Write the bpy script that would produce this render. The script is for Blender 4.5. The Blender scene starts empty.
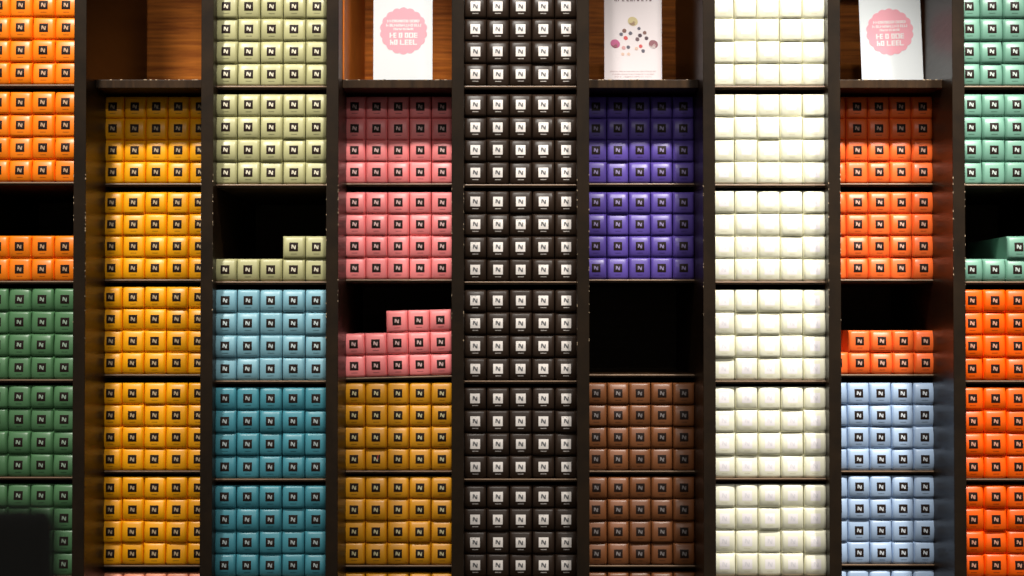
import bpy, math, random
from mathutils import Vector, Matrix
random.seed(7)
scene = bpy.context.scene
COL = scene.collection

# ------------------------------------------------------------ camera, world, lights, exposure
CAM_D, CAM_Z, TILT, FPX = 3.0, 1.35, math.radians(1.1), 1800.0
cam_d = bpy.data.cameras.new('camera')
cam = bpy.data.objects.new('camera', cam_d)
COL.objects.link(cam)
cam.location = (0, -CAM_D, CAM_Z)
cam.rotation_euler = (math.pi / 2 + TILT, 0, 0)
cam_d.sensor_width = 36.0
cam_d.lens = FPX / 1024 * 36.0
cam_d.dof.use_dof = True
cam_d.dof.focus_distance = 3.07
cam_d.dof.aperture_fstop = 2.6
scene.camera = cam

scene.view_settings.view_transform = 'Standard'
scene.view_settings.look = 'None'
scene.view_settings.gamma = 1.0
scene.view_settings.use_curve_mapping = False
scene.view_settings.exposure = 0.0

world = bpy.data.worlds.new('world')
scene.world = world
world.use_nodes = True
wb = world.node_tree.nodes['Background']
wb.inputs[0].default_value = (1.0, 0.97, 0.90, 1)
wb.inputs[1].default_value = 0.22


def spot(x, y, z, tx, tz, power, size_deg, blend, radius=0.05, color=(1, 0.95, 0.88)):
    l = bpy.data.lights.new('spot_light', 'SPOT')
    l.energy = power
    l.spot_size = math.radians(size_deg)
    l.spot_blend = blend
    l.shadow_soft_size = radius
    l.color = color
    o = bpy.data.objects.new('ceiling_or_fill_spot', l)
    COL.objects.link(o)
    o.location = (x, y, z)
    d = Vector((tx, 0.05, tz)) - Vector((x, y, z))
    o.rotation_euler = d.to_track_quat('-Z', 'Y').to_euler()
    return o


# ceiling spotlights of the shop, in a row in front of the shelving, then added fill lamps (x, y, z, aim x, aim z, watts, cone, blend)
SPOTS = [
    (-0.80, -0.78, 2.78, -0.70, 1.60, 116, 50, 1.0),
    (-0.10, -0.78, 2.78, -0.16, 1.72, 104, 42, 1.0),
    (0.51, -0.78, 2.78, 0.45, 1.62, 150, 42, 1.0),
    (0.98, -0.78, 2.78, 0.86, 1.15, 156, 50, 1.0),
    # added fill lamps further out, to brighten the shaded box rows
    (-0.70, -3.30, 3.00, -0.35, 1.45, 24, 40, 0.8),
    (0.10, -3.30, 3.00, 0.0, 1.45, 24, 40, 0.8),
    (0.80, -3.30, 3.00, 0.35, 1.45, 30, 40, 0.8),
]
for s_ in SPOTS:
    spot(*s_)


# ------------------------------------------------------------ helpers
def P(px, py, Y):
    """point of the place seen at photo pixel (px, py) on the vertical plane y = Y"""
    u = (px - 512.0) / FPX
    v = -(py - 288.0) / FPX
    yy = math.cos(TILT) - v * math.sin(TILT)
    zz = math.sin(TILT) + v * math.cos(TILT)
    s = (Y + CAM_D) / yy
    return u * s, CAM_Z + zz * s


def ZY(py, Y):
    return P(512, py, Y)[1]


def XY(px, Y):
    return P(px, 323, Y)[0]


def srgb(r, g, b):
    def f(c):
        c /= 255.0
        return c / 12.92 if c <= 0.04045 else ((c + 0.055) / 1.055) ** 2.4
    return (f(r), f(g), f(b), 1.0)


def mat(name, col, rough=0.45, spec=0.5, coat=0.0, vary=0.0, metallic=0.0):
    m = bpy.data.materials.new(name)
    m.use_nodes = True
    nt = m.node_tree
    b = nt.nodes['Principled BSDF']
    b.inputs['Base Color'].default_value = col
    b.inputs['Roughness'].default_value = rough
    b.inputs['Specular IOR Level'].default_value = spec
    b.inputs['Coat Weight'].default_value = coat
    b.inputs['Coat Roughness'].default_value = 0.15
    b.inputs['Metallic'].default_value = metallic
    if vary:
        oi = nt.nodes.new('ShaderNodeObjectInfo')
        mr = nt.nodes.new('ShaderNodeMapRange')
        mr.inputs['To Min'].default_value = 1 - vary
        mr.inputs['To Max'].default_value = 1 + vary
        hs = nt.nodes.new('ShaderNodeHueSaturation')
        hs.inputs['Color'].default_value = col
        nt.links.new(oi.outputs['Random'], mr.inputs['Value'])
        nt.links.new(mr.outputs['Result'], hs.inputs['Value'])
        nt.links.new(hs.outputs['Color'], b.inputs['Base Color'])
    return m


def wood(name, c1, c2, rough=0.4, spec=0.5, scale=(2.0, 2.0, 60.0), coat=0.0):
    m = bpy.data.materials.new(name)
    m.use_nodes = True
    nt = m.node_tree
    b = nt.nodes['Principled BSDF']
    tc = nt.nodes.new('ShaderNodeTexCoord')
    mp = nt.nodes.new('ShaderNodeMapping')
    mp.inputs['Scale'].default_value = scale
    n1 = nt.nodes.new('ShaderNodeTexNoise')
    n1.inputs['Scale'].default_value = 4.0
    n1.inputs['Detail'].default_value = 6.0
    n1.inputs['Roughness'].default_value = 0.65
    n1.inputs['Distortion'].default_value = 0.4
    cr = nt.nodes.new('ShaderNodeValToRGB')
    cr.color_ramp.elements[0].position = 0.34
    cr.color_ramp.elements[0].color = c1
    cr.color_ramp.elements[1].position = 0.66
    cr.color_ramp.elements[1].color = c2
    bp = nt.nodes.new('ShaderNodeBump')
    bp.inputs['Strength'].default_value = 0.25
    bp.inputs['Distance'].default_value = 0.002
    nt.links.new(tc.outputs['Object'], mp.inputs['Vector'])
    nt.links.new(mp.outputs['Vector'], n1.inputs['Vector'])
    nt.links.new(n1.outputs['Fac'], cr.inputs['Fac'])
    nt.links.new(cr.outputs['Color'], b.inputs['Base Color'])
    nt.links.new(n1.outputs['Fac'], bp.inputs['Height'])
    nt.links.new(bp.outputs['Normal'], b.inputs['Normal'])
    b.inputs['Roughness'].default_value = rough
    b.inputs['Specular IOR Level'].default_value = spec
    b.inputs['Coat Weight'].default_value = coat
    b.inputs['Coat Roughness'].default_value = 0.2
    return m


class MB:
    """collects faces with a material slot each, builds one mesh object"""
    def __init__(self):
        self.v, self.f, self.m, self.s = [], [], [], []

    def quad(self, pts, mi=0, smooth=False):
        b = len(self.v)
        self.v += [tuple(p) for p in pts]
        self.f.append(tuple(range(b, b + len(pts))))
        self.m.append(mi)
        self.s.append(smooth)

    def grid(self, rows, mi=0, smooth=True):
        b = len(self.v)
        w = len(rows[0])
        for r in rows:
            self.v += [tuple(p) for p in r]
        for j in range(len(rows) - 1):
            for i in range(w - 1):
                a = b + j * w + i
                self.f.append((a, a + 1, a + w + 1, a + w))
                self.m.append(mi)
                self.s.append(smooth)

    def box(self, x0, x1, y0, y1, z0, z1, mi=0, bev=0.0, front_mi=None):
        """box with chamfered edges"""
        c = bev
        if c <= 0:
            p = [(x0, y0, z0), (x1, y0, z0), (x1, y1, z0), (x0, y1, z0), (x0, y0, z1), (x1, y0, z1), (x1, y1, z1), (x0, y1, z1)]
            fs = [(0, 1, 5, 4), (1, 2, 6, 5), (2, 3, 7, 6), (3, 0, 4, 7), (4, 5, 6, 7), (3, 2, 1, 0)]
            b = len(self.v)
            self.v += p
            for k, f in enumerate(fs):
                self.f.append(tuple(b + i for i in f))
                self.m.append(front_mi if (k == 0 and front_mi is not None) else mi)
                self.s.append(False)
            return
        import bmesh
        bm = bmesh.new()
        bmesh.ops.create_cube(bm, size=1.0)
        bmesh.ops.scale(bm, vec=(x1 - x0, y1 - y0, z1 - z0), verts=bm.verts)
        bmesh.ops.translate(bm, vec=((x0 + x1) / 2, (y0 + y1) / 2, (z0 + z1) / 2), verts=bm.verts)
        bmesh.ops.bevel(bm, geom=list(bm.edges), offset=c, segments=2, profile=0.5, affect='EDGES')
        b = len(self.v)
        bm.verts.index_update()
        self.v += [tuple(v.co) for v in bm.verts]
        for f in bm.faces:
            self.f.append(tuple(b + v.index for v in f.verts))
            fr = front_mi is not None and f.normal.y < -0.9
            self.m.append(front_mi if fr else mi)
            self.s.append(False)
        bm.free()

    def mesh(self, name, mats):
        me = bpy.data.meshes.new(name)
        me.from_pydata(self.v, [], self.f)
        for m_ in mats:
            me.materials.append(m_)
        me.polygons.foreach_set('material_index', self.m)
        me.polygons.foreach_set('use_smooth', self.s)
        me.update()
        return me

    def build(self, name, mats, parent=None, loc=(0, 0, 0)):
        o = bpy.data.objects.new(name, self.mesh(name, mats))
        COL.objects.link(o)
        o.location = loc
        if parent:
            o.parent = parent
        return o


def tag(o, label=None, cat=None, group=None, kind=None):
    if label: o['label'] = label
    if cat: o['category'] = cat
    if group: o['group'] = group
    if kind: o['kind'] = kind
    return o


# ------------------------------------------------------------ materials of the shelving
M_front = wood('dark_walnut_front', srgb(27, 20, 13), srgb(40, 29, 18), rough=0.5, spec=0.12, scale=(3, 3, 3))
M_side = wood('dark_walnut_side', srgb(28, 19, 12), srgb(42, 27, 15), rough=0.36, spec=0.16, scale=(3, 3, 22), coat=0.0)
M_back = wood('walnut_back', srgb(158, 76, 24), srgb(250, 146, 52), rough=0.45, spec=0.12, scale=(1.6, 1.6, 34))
M_shelf = wood('dark_shelf_board', srgb(40, 29, 20), srgb(62, 44, 28), rough=0.45, spec=0.12, scale=(20, 3, 3))
M_lip = mat('pale_shelf_edge', srgb(138, 112, 88), rough=0.4)
M_chip = mat('worn_edge', srgb(190, 165, 135), rough=0.6)
M_floor = mat('shop_floor', srgb(70, 62, 54), rough=0.4)

# ------------------------------------------------------------ floor
fl = MB()
fl.box(-3, 3, -4.0, 0.9, -0.05, 0.0)
tag(fl.build('floor', [M_floor]), kind='structure')

# ------------------------------------------------------------ the shelving, one fixed unit with its parts
BACK_Y = 0.50
DIV_PX = [-46.5, 79, 206.5, 332, 457.7, 583.2, 709.5, 835, 959.6, 1085]
DW = 0.0205 / 2
DIV_X = [XY(p, 0) for p in DIV_PX]
UNIT_TOP = 2.35
shelving = bpy.data.objects.new('display_shelving', None)
COL.objects.link(shelving)
shelving.location = (0, 0, 0)
tag(shelving, 'dark walnut wall shelving with tall dividers that carries all the boxed sleeves and cards', 'shelving')

rnd = random.Random(3)
for i, x in enumerate(DIV_X):
    mb = MB()
    mb.box(x - DW, x + DW, 0.0, BACK_Y, 0.0, UNIT_TOP, mi=1, bev=0.0008, front_mi=0)
    # worn spots along the front arrises
    for k in range(26):
        sd = rnd.choice((-1, 1))
        z = 1.28 + rnd.random() ** 0.6 * 0.32
        h = rnd.uniform(0.0008, 0.0030)
        w = rnd.uniform(0.0004, 0.0011)
        xe = x + sd * DW
        mb.box(min(xe, xe - sd * w), max(xe, xe - sd * w), -0.0003, 0.0018, z, z + h, mi=2)
    mb.build('divider', [M_front, M_side, M_chip], shelving)
mb = MB()
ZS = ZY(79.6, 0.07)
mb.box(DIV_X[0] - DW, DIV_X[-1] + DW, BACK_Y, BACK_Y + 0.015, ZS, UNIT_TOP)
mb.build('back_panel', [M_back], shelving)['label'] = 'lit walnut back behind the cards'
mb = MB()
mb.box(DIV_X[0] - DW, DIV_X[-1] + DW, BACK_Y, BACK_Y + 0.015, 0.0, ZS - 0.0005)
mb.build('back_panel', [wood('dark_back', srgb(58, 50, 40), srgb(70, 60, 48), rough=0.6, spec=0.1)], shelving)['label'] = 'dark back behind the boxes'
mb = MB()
mb.box(DIV_X[3] + DW + 0.0002, DIV_X[3] + DW + 0.0032, 0.07, BACK_Y - 0.001, ZS + 0.0005, UNIT_TOP - 0.002, bev=0.0004)  # thin overlay; its amber colour stands in for light on this wall
mb.build('lit_wall_overlay', [wood('painted_lit_walnut', srgb(176, 92, 30), srgb(200, 112, 40), rough=0.45, spec=0.12, scale=(2, 2, 4))], shelving)
mb = MB()
mb.box(DIV_X[0] + DW, DIV_X[-1] - DW, 0.03, BACK_Y, 0.0, 0.08, bev=0.002)
mb.build('plinth', [M_front], shelving)

PROUD_Y, REC_Y = 0.036, 0.148
PROUD_B = [86.3, 184.6, 281.6, 380.6, 478.6, 576.9]      # photo rows of the shelf tops
REC_B = [79.6, 183.7, 279.6, 374.4, 470.6, 565.0]


DY = {6: [0, 0, 0, 0, -0.6, -1.0], 0: [-1.3, -2.3, -0.5, -1.2, -1.8, -1.2], 7: [0, 0, 0, 0, -1.0, -3.0], 5: [0, 0, 0, 0, 0, -1.0]}
SLOPE = math.radians(1.45)
CENTRE = [19.7, 156.4, 270.9, 398.3, 520.7, 639.8, 769.2, 879.2, 1013.9]
DX = {1: [-0.4, -1.1, -1.3, -1.3, -1.1, -1.0], 7: [0.2, 0.4, 2.0, 0.8, 1.0, 1.0], 8: [1.7, 3.2, 3.2, 3.2, 3.4, 3.4]}


def dy(ci, cell):
    return DY.get(ci, [0] * 6)[cell]


def shelf(ci, py, Y, kind):
    """ci: column 0..8"""
    x0, x1 = DIV_X[ci] + DW, DIV_X[ci + 1] - DW
    mb = MB()
    z = ZY(py, Y)
    if kind == 'thick':
        t = 0.0145
        mb.box(x0, x1, Y, BACK_Y, z - t, z, mi=0, bev=0.0010, front_mi=0)
        for k in range(14):
            xx = x0 + rnd.random() * (x1 - x0)
            w = rnd.uniform(0.001, 0.006)
            mb.box(xx, min(xx + w, x1 - 0.0005), Y - 0.0003, Y + 0.0015, z - 0.0009, z + 0.0003, mi=1)
        return mb.build('shelf', [M_shelf, M_chip], shelving)
    t = 0.0050
    yf = Y - 0.0050
    mb.box(x0, x1, yf + 0.0034, BACK_Y, z - t, z - 0.0002, mi=0, bev=0)
    mb.box(x0, x1, yf, yf + 0.0035, z - 0.0024, z + 0.0001, mi=1, bev=0.0008)
    o = mb.build('shelf', [M_shelf, M_lip], shelving)
    return o


pinkZ = ZY(374.4, REC_Y)
mb = MB()
mb.box(DIV_X[7] + DW, DIV_X[8] - DW, 0.02, BACK_Y, 2.10, 2.115, bev=0.001)  # unseen board above the view, added to shade this compartment's back
mb.build('shelf', [M_shelf], shelving)
for ci in range(9):
    if ci % 2 == 0:
        for k, py in enumerate([-12.5] + PROUD_B):
            shelf(ci, py + (dy(ci, k - 1) if k else 0), PROUD_Y, 'thin')
    else:
        shelf(ci, REC_B[0], 0.07, 'thick')
        for k, py in enumerate(REC_B[1:]):
            if (ci, k) == (3, 2):      # this board sits crooked, higher on the right
                o = shelf(ci, 376.7, REC_Y, 'thin')
                xm = XY(CENTRE[3], REC_Y)
                for v in o.data.vertices:
                    v.co.z += math.tan(SLOPE) * (v.co.x - xm)
                continue
            shelf(ci, py + dy(ci, k), REC_Y, 'thin')
        shelf(ci, 595.6 + dy(ci, 5), REC_Y, 'thin')

# ------------------------------------------------------------ boxed sleeves
W, H, L = 0.0373, 0.0381, 0.283
BULGE = 0.0036
LEAN, SKEW = 0.0009, 0.0


def surf(x, z, off=0.0):
    """front face of a sleeve: x across, z up from the middle, puffed towards the shop"""
    u, w = x / (W / 2), z / (H / 2)
    k4 = (u * w) ** 4
    y = 0.0026 * k4 + 0.0009 * u ** 8 - 1.15 * BULGE * (1 - w * w) * (1 - 0.25 * u * u) - 0.0005 * (1 - u * u) + LEAN * w + SKEW * u
    return (x, y - off, z + H / 2)


def patch(mb, x0, x1, z0, z1, off, mi, nx=2, nz=3, shear=0.0):
    rows = []
    for j in range(nz + 1):
        z = z0 + (z1 - z0) * j / nz
        s = shear * (j / nz - 0.5)
        rows.append([surf(x0 + s + (x1 - x0) * i / nx, z, off) for i in range(nx + 1)])
    mb.grid(rows, mi)


def sleeve_mesh(name, m_body, m_sq, m_ink, m_text, sq=0.0150, mark=False):
    mb = MB()
    N = 10
    rows = []
    for j in range(N + 1):
        w = -1 + 2 * j / N
        hw = (W / 2 - 0.0009) * (0.985 - 0.018 * w - 0.02 * max(0.0, w) ** 6)
        z = w * (H / 2 - 0.0009)
        rows.append([surf(hw * (-1 + 2 * i / N), z) for i in range(N + 1)])
    b = len(mb.v)
    mb.grid(rows, 0)
    idx = lambda i, j: b + j * (N + 1) + i
    loop = [idx(i, 0) for i in range(N)] + [idx(N, j) for j in range(N)] + [idx(N - i, N) for i in range(N)] + [idx(0, N - j) for j in range(N)]

    def ring(pts_y, hx, hz):
        s = len(mb.v)
        for q in loop:
            k = q - b
            i, j = k % (N + 1), k // (N + 1)
            mb.v.append((hx * (-1 + 2 * i / N), pts_y, H / 2 + hz * (-1 + 2 * j / N)))
        return list(range(s, s + len(loop)))
    r1 = ring(0.0036, W / 2 - 0.0003, H / 2 - 0.0002)
    r2 = ring(0.0044, W / 2, H / 2)
    r3 = ring(0.008, W / 2, H / 2)
    r4 = ring(L - 0.001, W / 2, H / 2)
    r5 = ring(L, W / 2 - 0.001, H / 2 - 0.001)
    chain = [loop, r1, r2, r3, r4, r5]
    n = len(loop)
    for a, c in zip(chain, chain[1:]):
        for k in range(n):
            mb.f.append((a[k], c[k], c[(k + 1) % n], a[(k + 1) % n]))
            mb.m.append(0)
            mb.s.append(a in (loop, r1, r2))
    mb.f.append(tuple(r5))
    mb.m.append(0)
    mb.s.append(False)
    # printed square with the N emblem
    zc = 0.0008
    h = sq / 2
    patch(mb, -h, h, zc - h, zc + h, 0.00008, 1, 3, 4)
    g = sq * 0.25
    patch(mb, -g * 0.95, -g * 0.5, zc - g * 0.7, zc + g * 0.98, 0.00016, 2, 1, 2, shear=0.0004)
    patch(mb, g * 0.5, g * 0.95, zc - g * 0.98, zc + g * 0.7, 0.00016, 2, 1, 2, shear=0.0004)
    patch(mb, -g * 0.33, g * 0.33, zc - g * 0.98, zc + g * 0.98, 0.00020, 2, 1, 3, shear=-g * 1.25)
    # the name printed below, too small to read
    r = random.Random(hash(name) % 1000 if False else len(name))
    x = -0.0048
    while x < 0.0046:
        w_ = r.uniform(0.0006, 0.0011)
        patch(mb, x, x + w_, -0.0118, -0.0106, 0.00010, 3, 1, 1)
        x += w_ + 0.0003
    if mark:
        patch(mb, 0.0024, 0.0036, zc - 0.001, zc + 0.0075, 0.0003, 4, 1, 2, shear=0.002)
    mats = [m_body, m_sq, m_ink, m_text]
    if mark:
        mats.append(mat('red_mark', srgb(200, 30, 25)))
    return mb.mesh(name, mats)


M_sq = mat('printed_dark_square', srgb(32, 20, 15), rough=0.5, spec=0.15)
M_sqw = mat('printed_white_square', srgb(236, 228, 222), rough=0.5)
KINDS = {
    # name: (colour words, body sRGB, emblem ink sRGB)
    'orange': ('bright orange', (252, 130, 14), (190, 150, 116)),
    'amber': ('amber yellow', (248, 168, 12), (186, 160, 124)),
    'olive': ('olive green', (168, 165, 120), (200, 192, 168)),
    'pink': ('salmon pink', (242, 134, 134), (206, 170, 166)),
    'black': ('dark brown', (46, 34, 26), (90, 90, 92)),
    'purple': ('purple', (88, 70, 152), (130, 118, 160)),
    'white': ('cream white', (238, 236, 212), (216, 212, 208)),
    'coral': ('coral orange', (242, 106, 44), (200, 156, 136)),
    'aqua': ('aqua green', (112, 158, 138), (180, 192, 184)),
    'green': ('dark green', (82, 126, 84), (150, 170, 150)),
    'sky': ('light teal', (122, 168, 182), (180, 192, 192)),
    'teal': ('deep teal', (66, 134, 148), (156, 166, 166)),
    'ochre': ('ochre yellow', (208, 142, 24), (190, 180, 140)),
    'brown': ('copper brown', (122, 74, 42), (120, 112, 110)),
    'blue': ('pale blue', (162, 185, 214), (196, 202, 208)),
    'vivid': ('vivid orange', (255, 98, 2), (210, 150, 124)),
    'apricot': ('apricot', (244, 156, 120), (220, 180, 160)),
}
MESH = {}
M_paleq, M_palei, M_cream = mat('pale_square', srgb(244, 238, 240), rough=0.5), mat('pale_ink', srgb(226, 222, 226)), mat('cream_text', srgb(222, 216, 190))
rv = random.Random(21)
SHAPES = [(0.0040, 0.0012, 0.0), (0.0034, 0.0019, 0.0003), (0.0047, 0.0004, -0.0003), (0.0038, -0.0004, 0.0004), (0.0050, 0.0014, -0.0004), (0.0030, 0.0008, 0.0)]
for k, (words, rgb, ink) in KINDS.items():
    mbody = mat(k + '_card', srgb(*rgb), rough=0.36, spec=(0.2 if k == 'black' else 0.4), vary=0.035)
    mink = mat(k + '_ink', srgb(*ink), rough=0.5)
    mt = mat(k + '_text', tuple(c * 0.35 for c in srgb(*rgb)[:3]) + (1,), rough=0.5)
    MESH[k] = []
    for (BULGE, LEAN, SKEW) in SHAPES:
        if k == 'black':
            me = sleeve_mesh(k + '_sleeve', mbody, M_sqw, mink, M_sqw, sq=0.0164)
        elif k == 'white':
            me = sleeve_mesh(k + '_sleeve', mbody, M_paleq, M_palei, M_cream, sq=0.0168)
        else:
            me = sleeve_mesh(k + '_sleeve', mbody, M_sq, mink, mt)
        MESH[k].append(me)
BULGE, LEAN, SKEW = SHAPES[0]
MESH['ochre_marked'] = [sleeve_mesh('ochre_sleeve_marked', bpy.data.materials['ochre_card'], M_sq, bpy.data.materials['ochre_ink'], bpy.data.materials['ochre_text'], mark=True)]
NAME = {k: v[0].replace(' ', '_') + '_capsule_box' for k, v in KINDS.items()}

COLN = ['leftmost column', 'second column from left', 'third column from left', 'fourth column from left', 'middle column',
        'fourth column from right', 'third column from right', 'second column from right', 'rightmost column']
POSN = ['far left', 'second from left', 'centre', 'second from right', 'far right']
ROWN4 = ['bottom row', 'third row', 'second row', 'top row']
STACKN = ['topmost stack', 'second stack down', 'third stack down', 'fourth stack down', 'fifth stack down', 'sixth stack down', 'lowest stack']
rb = random.Random(11)
counts = {}


def sleeve(kind, ci, cell, row, pos, x, y, z, roll=0.0, yaw=0.0, label=None, mesh=None):
    n = NAME[kind]
    o = bpy.data.objects.new(n, rb.choice(MESH[mesh or kind]))
    COL.objects.link(o)
    o.location = (x + rb.gauss(0, 0.00016), y + rb.gauss(0, 0.0007), z)
    o.rotation_euler = (rb.gauss(0, 0.0015), roll + rb.gauss(0, 0.004), yaw + rb.gauss(0, 0.0016))
    if label is None:
        label = '%s box, %s, %s, %s, %s' % (KINDS[kind][0], POSN[pos], row, STACKN[cell], COLN[ci])
    tag(o, label, 'box', '%s boxes in the %s' % (KINDS[kind][0], COLN[ci]))
    return o


def stack(kind, ci, cell, rows, Y, py):
    """rows: list from the bottom up of the filled positions"""
    cx = XY(CENTRE[ci] + DX.get(ci, [0] * 6)[cell], Y)
    z0 = ZY(py, Y) + 0.0002
    pitch = 0.03832
    for r, cols in enumerate(rows):
        nrow = len(rows)
        for p in cols:
            rown = ('bottom row' if r == 0 else 'top row') if nrow <= 2 else (ROWN4[r] if nrow == 4 else ['bottom row', 'second row', 'top row'][r])
            x = cx + (p - 2) * pitch
            red = ci == 3 and cell == 3 and r == 0 and p == 1
            sleeve(kind, ci, cell, rown, p, x, Y, z0 + r * (H + 0.0002), mesh='ochre_marked' if red else None,
                   label='ochre yellow box with a small red mark on its emblem, fourth column from left' if red else None)


ALL = [0, 1, 2, 3, 4]
C1 = [1, 2, 3, 4]
C9 = [0, 1, 2]


def full(c): return [c, c, c, c]


proud = {
    0: [('orange', full(C1)), ('orange', full(C1)), ('orange', [C1, C1]), ('green', full(C1)), ('green', full(C1)), ('green', full(C1))],
    2: [('olive', full(ALL)), ('olive', full(ALL)), ('olive', [ALL, [3, 4]]), ('sky', full(ALL)), ('teal', full(ALL)), ('teal', full(ALL))],
    4: [('black', full(ALL))] * 6,
    6: [('white', full(ALL))] * 6,
    8: [('aqua', full(C9)), ('aqua', full(C9)), ('aqua', [C9]), ('vivid', full(C9)), ('vivid', full(C9)), ('vivid', full(C9))],
}
for ci, cells in proud.items():
    for cell, (kind, rows) in enumerate(cells):
        stack(kind, ci, cell, rows, PROUD_Y, PROUD_B[cell] + dy(ci, cell))
# the single aqua box lying on top of the low row, turned a little
sleeve('aqua', 8, 2, 'top row', 2, XY(1018.6, PROUD_Y), PROUD_Y - 0.001, ZY(PROUD_B[2], PROUD_Y) + 0.0003 + H, yaw=math.radians(-1.0),
       label='aqua green box lying alone on the low row in the rightmost column')

rec = {
    1: [('amber', full(ALL)), ('amber', full(ALL)), ('amber', full(ALL)), ('amber', full(ALL)), ('amber', full(ALL)), ('apricot', [ALL])],
    3: [('pink', full(ALL)), ('pink', full(ALL)), None, ('ochre', full(ALL)), ('ochre', full(ALL)), ('ochre', [ALL])],
    5: [('purple', full(ALL)), ('purple', full(ALL)), None, ('brown', full(ALL)), ('brown', full(ALL)), ('brown', [ALL])],
    7: [('coral', full(ALL)), ('coral', full(ALL)), ('coral', [ALL, [1, 2, 3, 4]]), ('blue', full(ALL)), ('blue', full(ALL)), ('blue', [ALL])],
}
for ci, cells in rec.items():
    for cell, c in enumerate(cells):
        if c is None:
            continue
        kind, rows = c
        py = (REC_B[1:] + [595.6])[cell] + dy(ci, cell)
        if cell == 5:       # only the top of the lowest stack shows
            cx = XY(CENTRE[ci], REC_Y)
            for p in ALL:
                o = sleeve(kind, ci, 5, 'top row', p, cx + (p - 2) * 0.03832, REC_Y, ZY(py, REC_Y) + 0.0002,
                           label='%s box, %s, cut by the bottom edge, %s' % (KINDS[kind][0], POSN[p], COLN[ci]))
            continue
        stack(kind, ci, cell, rows, REC_Y, py)
# the sloping pink stack
cx = XY(CENTRE[3], REC_Y)
z0 = ZY(376.7, REC_Y)
for r, cols in enumerate([ALL, ALL, [2, 3, 4]]):
    for p in cols:
        dx = (p - 2) * 0.0381
        rown = ['bottom row', 'second row', 'top row'][r]
        sleeve('pink', 3, 2, rown, p, cx + dx - math.tan(SLOPE) * r * H, REC_Y, z0 + 0.0006 + dx * math.tan(SLOPE) + r * (H + 0.0003), roll=-SLOPE)

# ------------------------------------------------------------ cards standing in the top compartments
M_card = mat('white_card', srgb(234, 240, 243), rough=0.5)
M_cardp = mat('pinkish_card', srgb(234, 224, 226), rough=0.5)
M_pinkp = mat('pink_print', srgb(246, 172, 186), rough=0.5)
M_whitep = mat('white_print', srgb(248, 240, 240), rough=0.5)


def card(name, px0, px1, py_bot, Y, hgt, lean, turn, m, label):
    x0, z0 = P(px0, py_bot, Y)
    x1, _ = P(px1, py_bot, Y)
    z0 = ZY(REC_B[0], 0.07) + 0.0004
    root = bpy.data.objects.new(name, None)
    COL.objects.link(root)
    root.location = ((x0 + x1) / 2, Y, z0)
    root.rotation_euler = (-lean, 0, turn)
    w = (x1 - x0) / 2
    mb = MB()
    mb.box(-w, w, 0, 0.0022, 0, hgt, bev=0.0003)
    mb.build('card_sheet', [m], root)
    # easel strut behind
    mb = MB()
    mb.quad([(-w * .4, 0.0024, hgt * .7), (w * .4, 0.0024, hgt * .7), (w * .4, 0.045, 0.002), (-w * .4, 0.045, 0.002)])
    mb.quad([(-w * .4, 0.0038, hgt * .7), (-w * .4, 0.0465, 0.002), (w * .4, 0.0465, 0.002), (w * .4, 0.0038, hgt * .7)])
    mb.quad([(-w * .4, 0.0024, hgt * .7), (-w * .4, 0.045, 0.002), (-w * .4, 0.0465, 0.002), (-w * .4, 0.0038, hgt * .7)])
    mb.quad([(w * .4, 0.0024, hgt * .7), (w * .4, 0.0038, hgt * .7), (w * .4, 0.0465, 0.002), (w * .4, 0.045, 0.002)])
    mb.build('easel_strut', [m], root)
    tag(root, label, 'card')
    return root, w


def disc(mb, cx, cz, fn, y, mi, n=64):
    b = len(mb.v)
    mb.v.append((cx, y, cz))
    for k in range(n):
        a = 2 * math.pi * k / n
        r = fn(a)
        mb.v.append((cx + r * math.cos(a), y, cz + r * math.sin(a)))
    for k in range(n):
        mb.f.append((b, b + 1 + k, b + 1 + (k + 1) % n))
        mb.m.append(mi)
        mb.s.append(False)


def letters(mb, cx, cz, w, h, y, mi, r, gap=0.18):
    """a line of lettering too small to read: stems, bowls and bars of letter size"""
    x = cx - w / 2
    while x < cx + w / 2 - 0.2 * h:
        lw = h * r.uniform(0.55, 0.85)
        lw = min(lw, cx + w / 2 - x)
        t = h * 0.26
        k = r.choice('nohelt')
        z0, z1 = cz - h / 2, cz + h / 2
        R = lambda a0, a1, b0, b1: mb.quad([(a0, y, b0), (a1, y, b0), (a1, y, b1), (a0, y, b1)], mi)
        R(x, x + t, z0, z1)
        if k in 'noh':
            R(x + lw - t, x + lw, z0, z1 if k != 'h' else cz + t / 2)
        if k in 'noe':
            R(x + t, x + lw - (t if k != 'e' else 0), z1 - t * .8, z1)
        if k in 'oel':
            R(x + t, x + lw - (t if k == 'o' else 0), z0, z0 + t * .8)
        if k in 'het':
            R(x + t, x + lw - (t if k == 'h' else 0), cz - t * .4, cz + t * .4)
        x += lw + h * gap
        if r.random() < 0.12:
            x += h * 0.35


def badge(root, px_off, cz_off, s):
    mb = MB()
    R = 0.0400 * s
    disc(mb, px_off, cz_off, lambda a: R * (1 + 0.06 * abs(math.sin(a * 9))), -0.0004, 0, 144)
    r = random.Random(5)
    y = -0.0008
    for dz, w, h in ((0.0175, 0.058, 0.0050), (0.0100, 0.062, 0.0050), (0.0032, 0.036, 0.0042), (-0.0080, 0.050, 0.0095), (-0.0205, 0.048, 0.0095)):
        letters(mb, px_off, cz_off + dz * s, w * s, h * s, y, 1, r, 0.09)
    return mb.build('printed_badge', [M_pinkp, M_whitep], root)


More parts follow.
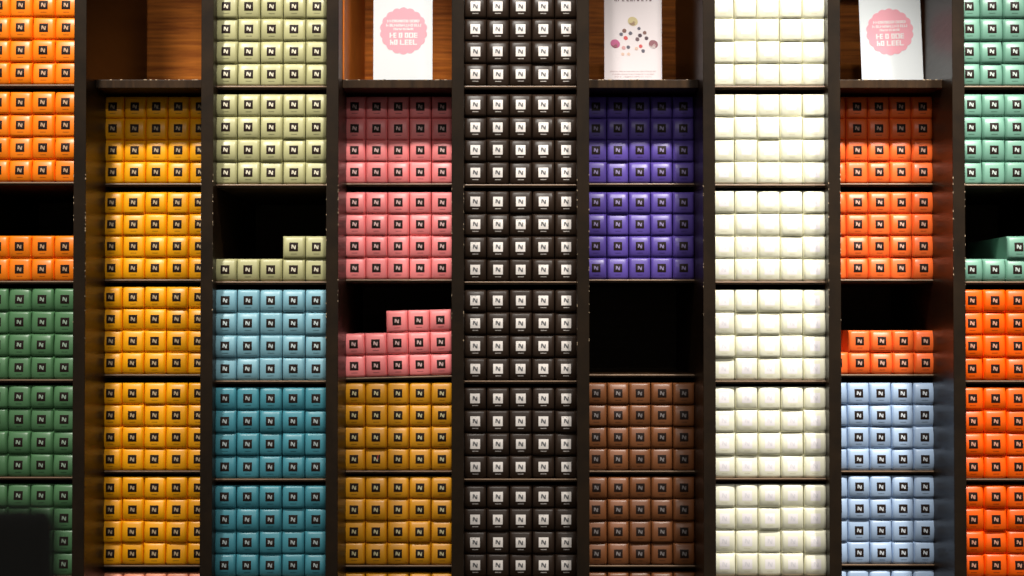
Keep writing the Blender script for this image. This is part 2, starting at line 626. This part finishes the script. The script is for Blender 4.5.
SC = lambda Y: (CAM_D + Y) / FPX
YC = 0.20
r1, w1 = card('promotional_card', 373.2, 432.4, 79.6, YC, 0.175, 0.03, 0.0, M_card,
              'white card with pink badge in front of lit walnut, fourth column from left')
badge(r1, (403.4 - 402.8) * SC(YC), ZY(30.6, YC) - r1.location.z, 1.0)
r2, w2 = card('promotional_card', 862.4, 924.0, 79.6, YC, 0.175, 0.05, 0.0, M_card,
              'white card with pink badge in the dark compartment, second column from right')
r2.rotation_euler[1] = math.radians(-1.6)
badge(r2, (891.6 - 892.6) * SC(YC), ZY(31.3, YC) - r2.location.z, 1.0)
r3, w3 = card('chocolate_card', 604.4, 662.0, 79.6, YC, 0.175, 0.03, 0.0, M_cardp,
              'white card printed with small chocolates and berries, fourth column from right')
mb = MB()
S = SC(YC)
dots = [  # px, py, radius px, colour slot
    (633, 21.0, 4.8, 0), (615.3, 43.5, 4.6, 1), (653.6, 44, 4.4, 2),
    (624.5, 30.5, 2.1, 3), (621.3, 34, 1.8, 4), (630.6, 33, 1.9, 4), (625.8, 37.8, 2.1, 5), (639.2, 28.2, 1.6, 4),
    (640.2, 35.2, 2.0, 6), (644.9, 32.5, 1.9, 3), (646.7, 38, 1.9, 6), (637.5, 39, 2.0, 7), (623.8, 47.6, 1.9, 8),
    (628.4, 47, 1.8, 4), (636.6, 48.3, 1.7, 9), (640.9, 46, 1.8, 5), (643.3, 50.8, 1.8, 4), (622.8, 54, 1.6, 9), (628.7, 54, 1.6, 9)]
cxp = (604.4 + 662.0) / 2
cols = [(206, 190, 142), (196, 96, 140), (150, 96, 104), (130, 92, 84), (98, 94, 108), (214, 84, 84), (74, 50, 64), (110, 84, 90), (214, 160, 160), (224, 190, 172), (140, 96, 90), (232, 220, 216), (190, 160, 164)]
PM = [mat('print_%s' % i, srgb(*c), rough=0.5) for i, c in enumerate(cols)]
ZB = r3.location.z
ZP = lambda py: ZY(py, YC) - ZB
for (dx, dy, dr, mi) in dots:
    mb = MB()
    e = 0.25 if dr > 4 else 0.1
    disc(mb, (dx - cxp) * S, ZP(dy), (lambda a, q=dr, e=e: q * S * (1 + e * 0.3 * math.cos(2 * a + 1))), -0.0004, 0, 24)
    big = dr > 4
    if big:      # shaded foot and swirl on the large sweets
        c = (dx - cxp) * S, ZP(dy)
        for k in range(3):
            a0 = 3.6 + k * 0.5
            pts = []
            for q in range(7):
                a = a0 + q * 0.28
                pts.append((c[0] + (3.9 - k * 1.3) * S * math.cos(a), c[1] + (3.9 - k * 1.3) * S * math.sin(a)))
            for (p0, p1) in zip(pts, pts[1:]):
                mb.quad([(p0[0], -0.0008, p0[1]), (p1[0], -0.0008, p1[1]), (p1[0], -0.0008, p1[1] + 0.8 * S), (p0[0], -0.0008, p0[1] + 0.8 * S)], 1)
    mb.build('printed_sweet' if big else 'printed_berry', [PM[mi], PM[11] if dx == 653.6 else PM[10]], r3)
rr_ = random.Random(9)
for (py, w_, h_, mi, gp) in ((-1.0, 37, 3.4, 7, 0.3), (71.3, 46, 1.0, 12, 0.5), (74.1, 42, 1.0, 12, 0.5), (76.6, 37, 1.0, 12, 0.5)):
    mb = MB()
    letters(mb, 0, ZP(py), w_ * S, h_ * S, -0.0005, 0, rr_, gp)
    mb.build('printed_text', [PM[mi]], r3)

# ------------------------------------------------------------ out-of-focus black panel in front, lower left corner
YB = -1.8
xr, zt = P(59, 505, YB)
xl, zb_ = P(-150, 660, YB)
M_blk = mat('matt_black', (0.02, 0.019, 0.017, 1), rough=0.6, spec=0.2)
root = bpy.data.objects.new('counter_sign', None)
COL.objects.link(root)
root.location = ((xl + xr) / 2, YB, 0.0)
mb = MB()
hw = (xr - xl) / 2
mb.box(-hw, hw, -0.012, 0.012, zb_, zt, bev=0.011)
mb.build('panel', [M_blk], root)
mb = MB()
n = 24
for (r0, r1_, za_, zb2) in ((0.014, 0.014, 0.02, zb_ + 0.01), (0.16, 0.15, 0.0, 0.02)):
    ring0 = [(r0 * math.cos(2 * math.pi * k / n), r0 * math.sin(2 * math.pi * k / n), za_) for k in range(n)]
    ring1 = [(r1_ * math.cos(2 * math.pi * k / n), r1_ * math.sin(2 * math.pi * k / n), zb2) for k in range(n)]
    m2 = MB()
    for k in range(n):
        m2.quad([ring0[k], ring0[(k + 1) % n], ring1[(k + 1) % n], ring1[k]], 0, True)
    m2.quad(ring1)
    m2.quad(ring0[::-1])
    m2.build('pole' if r0 < 0.1 else 'base', [M_blk], root)
tag(root, 'blurred plain black panel in front of the dark green boxes at the lower left corner', 'sign')
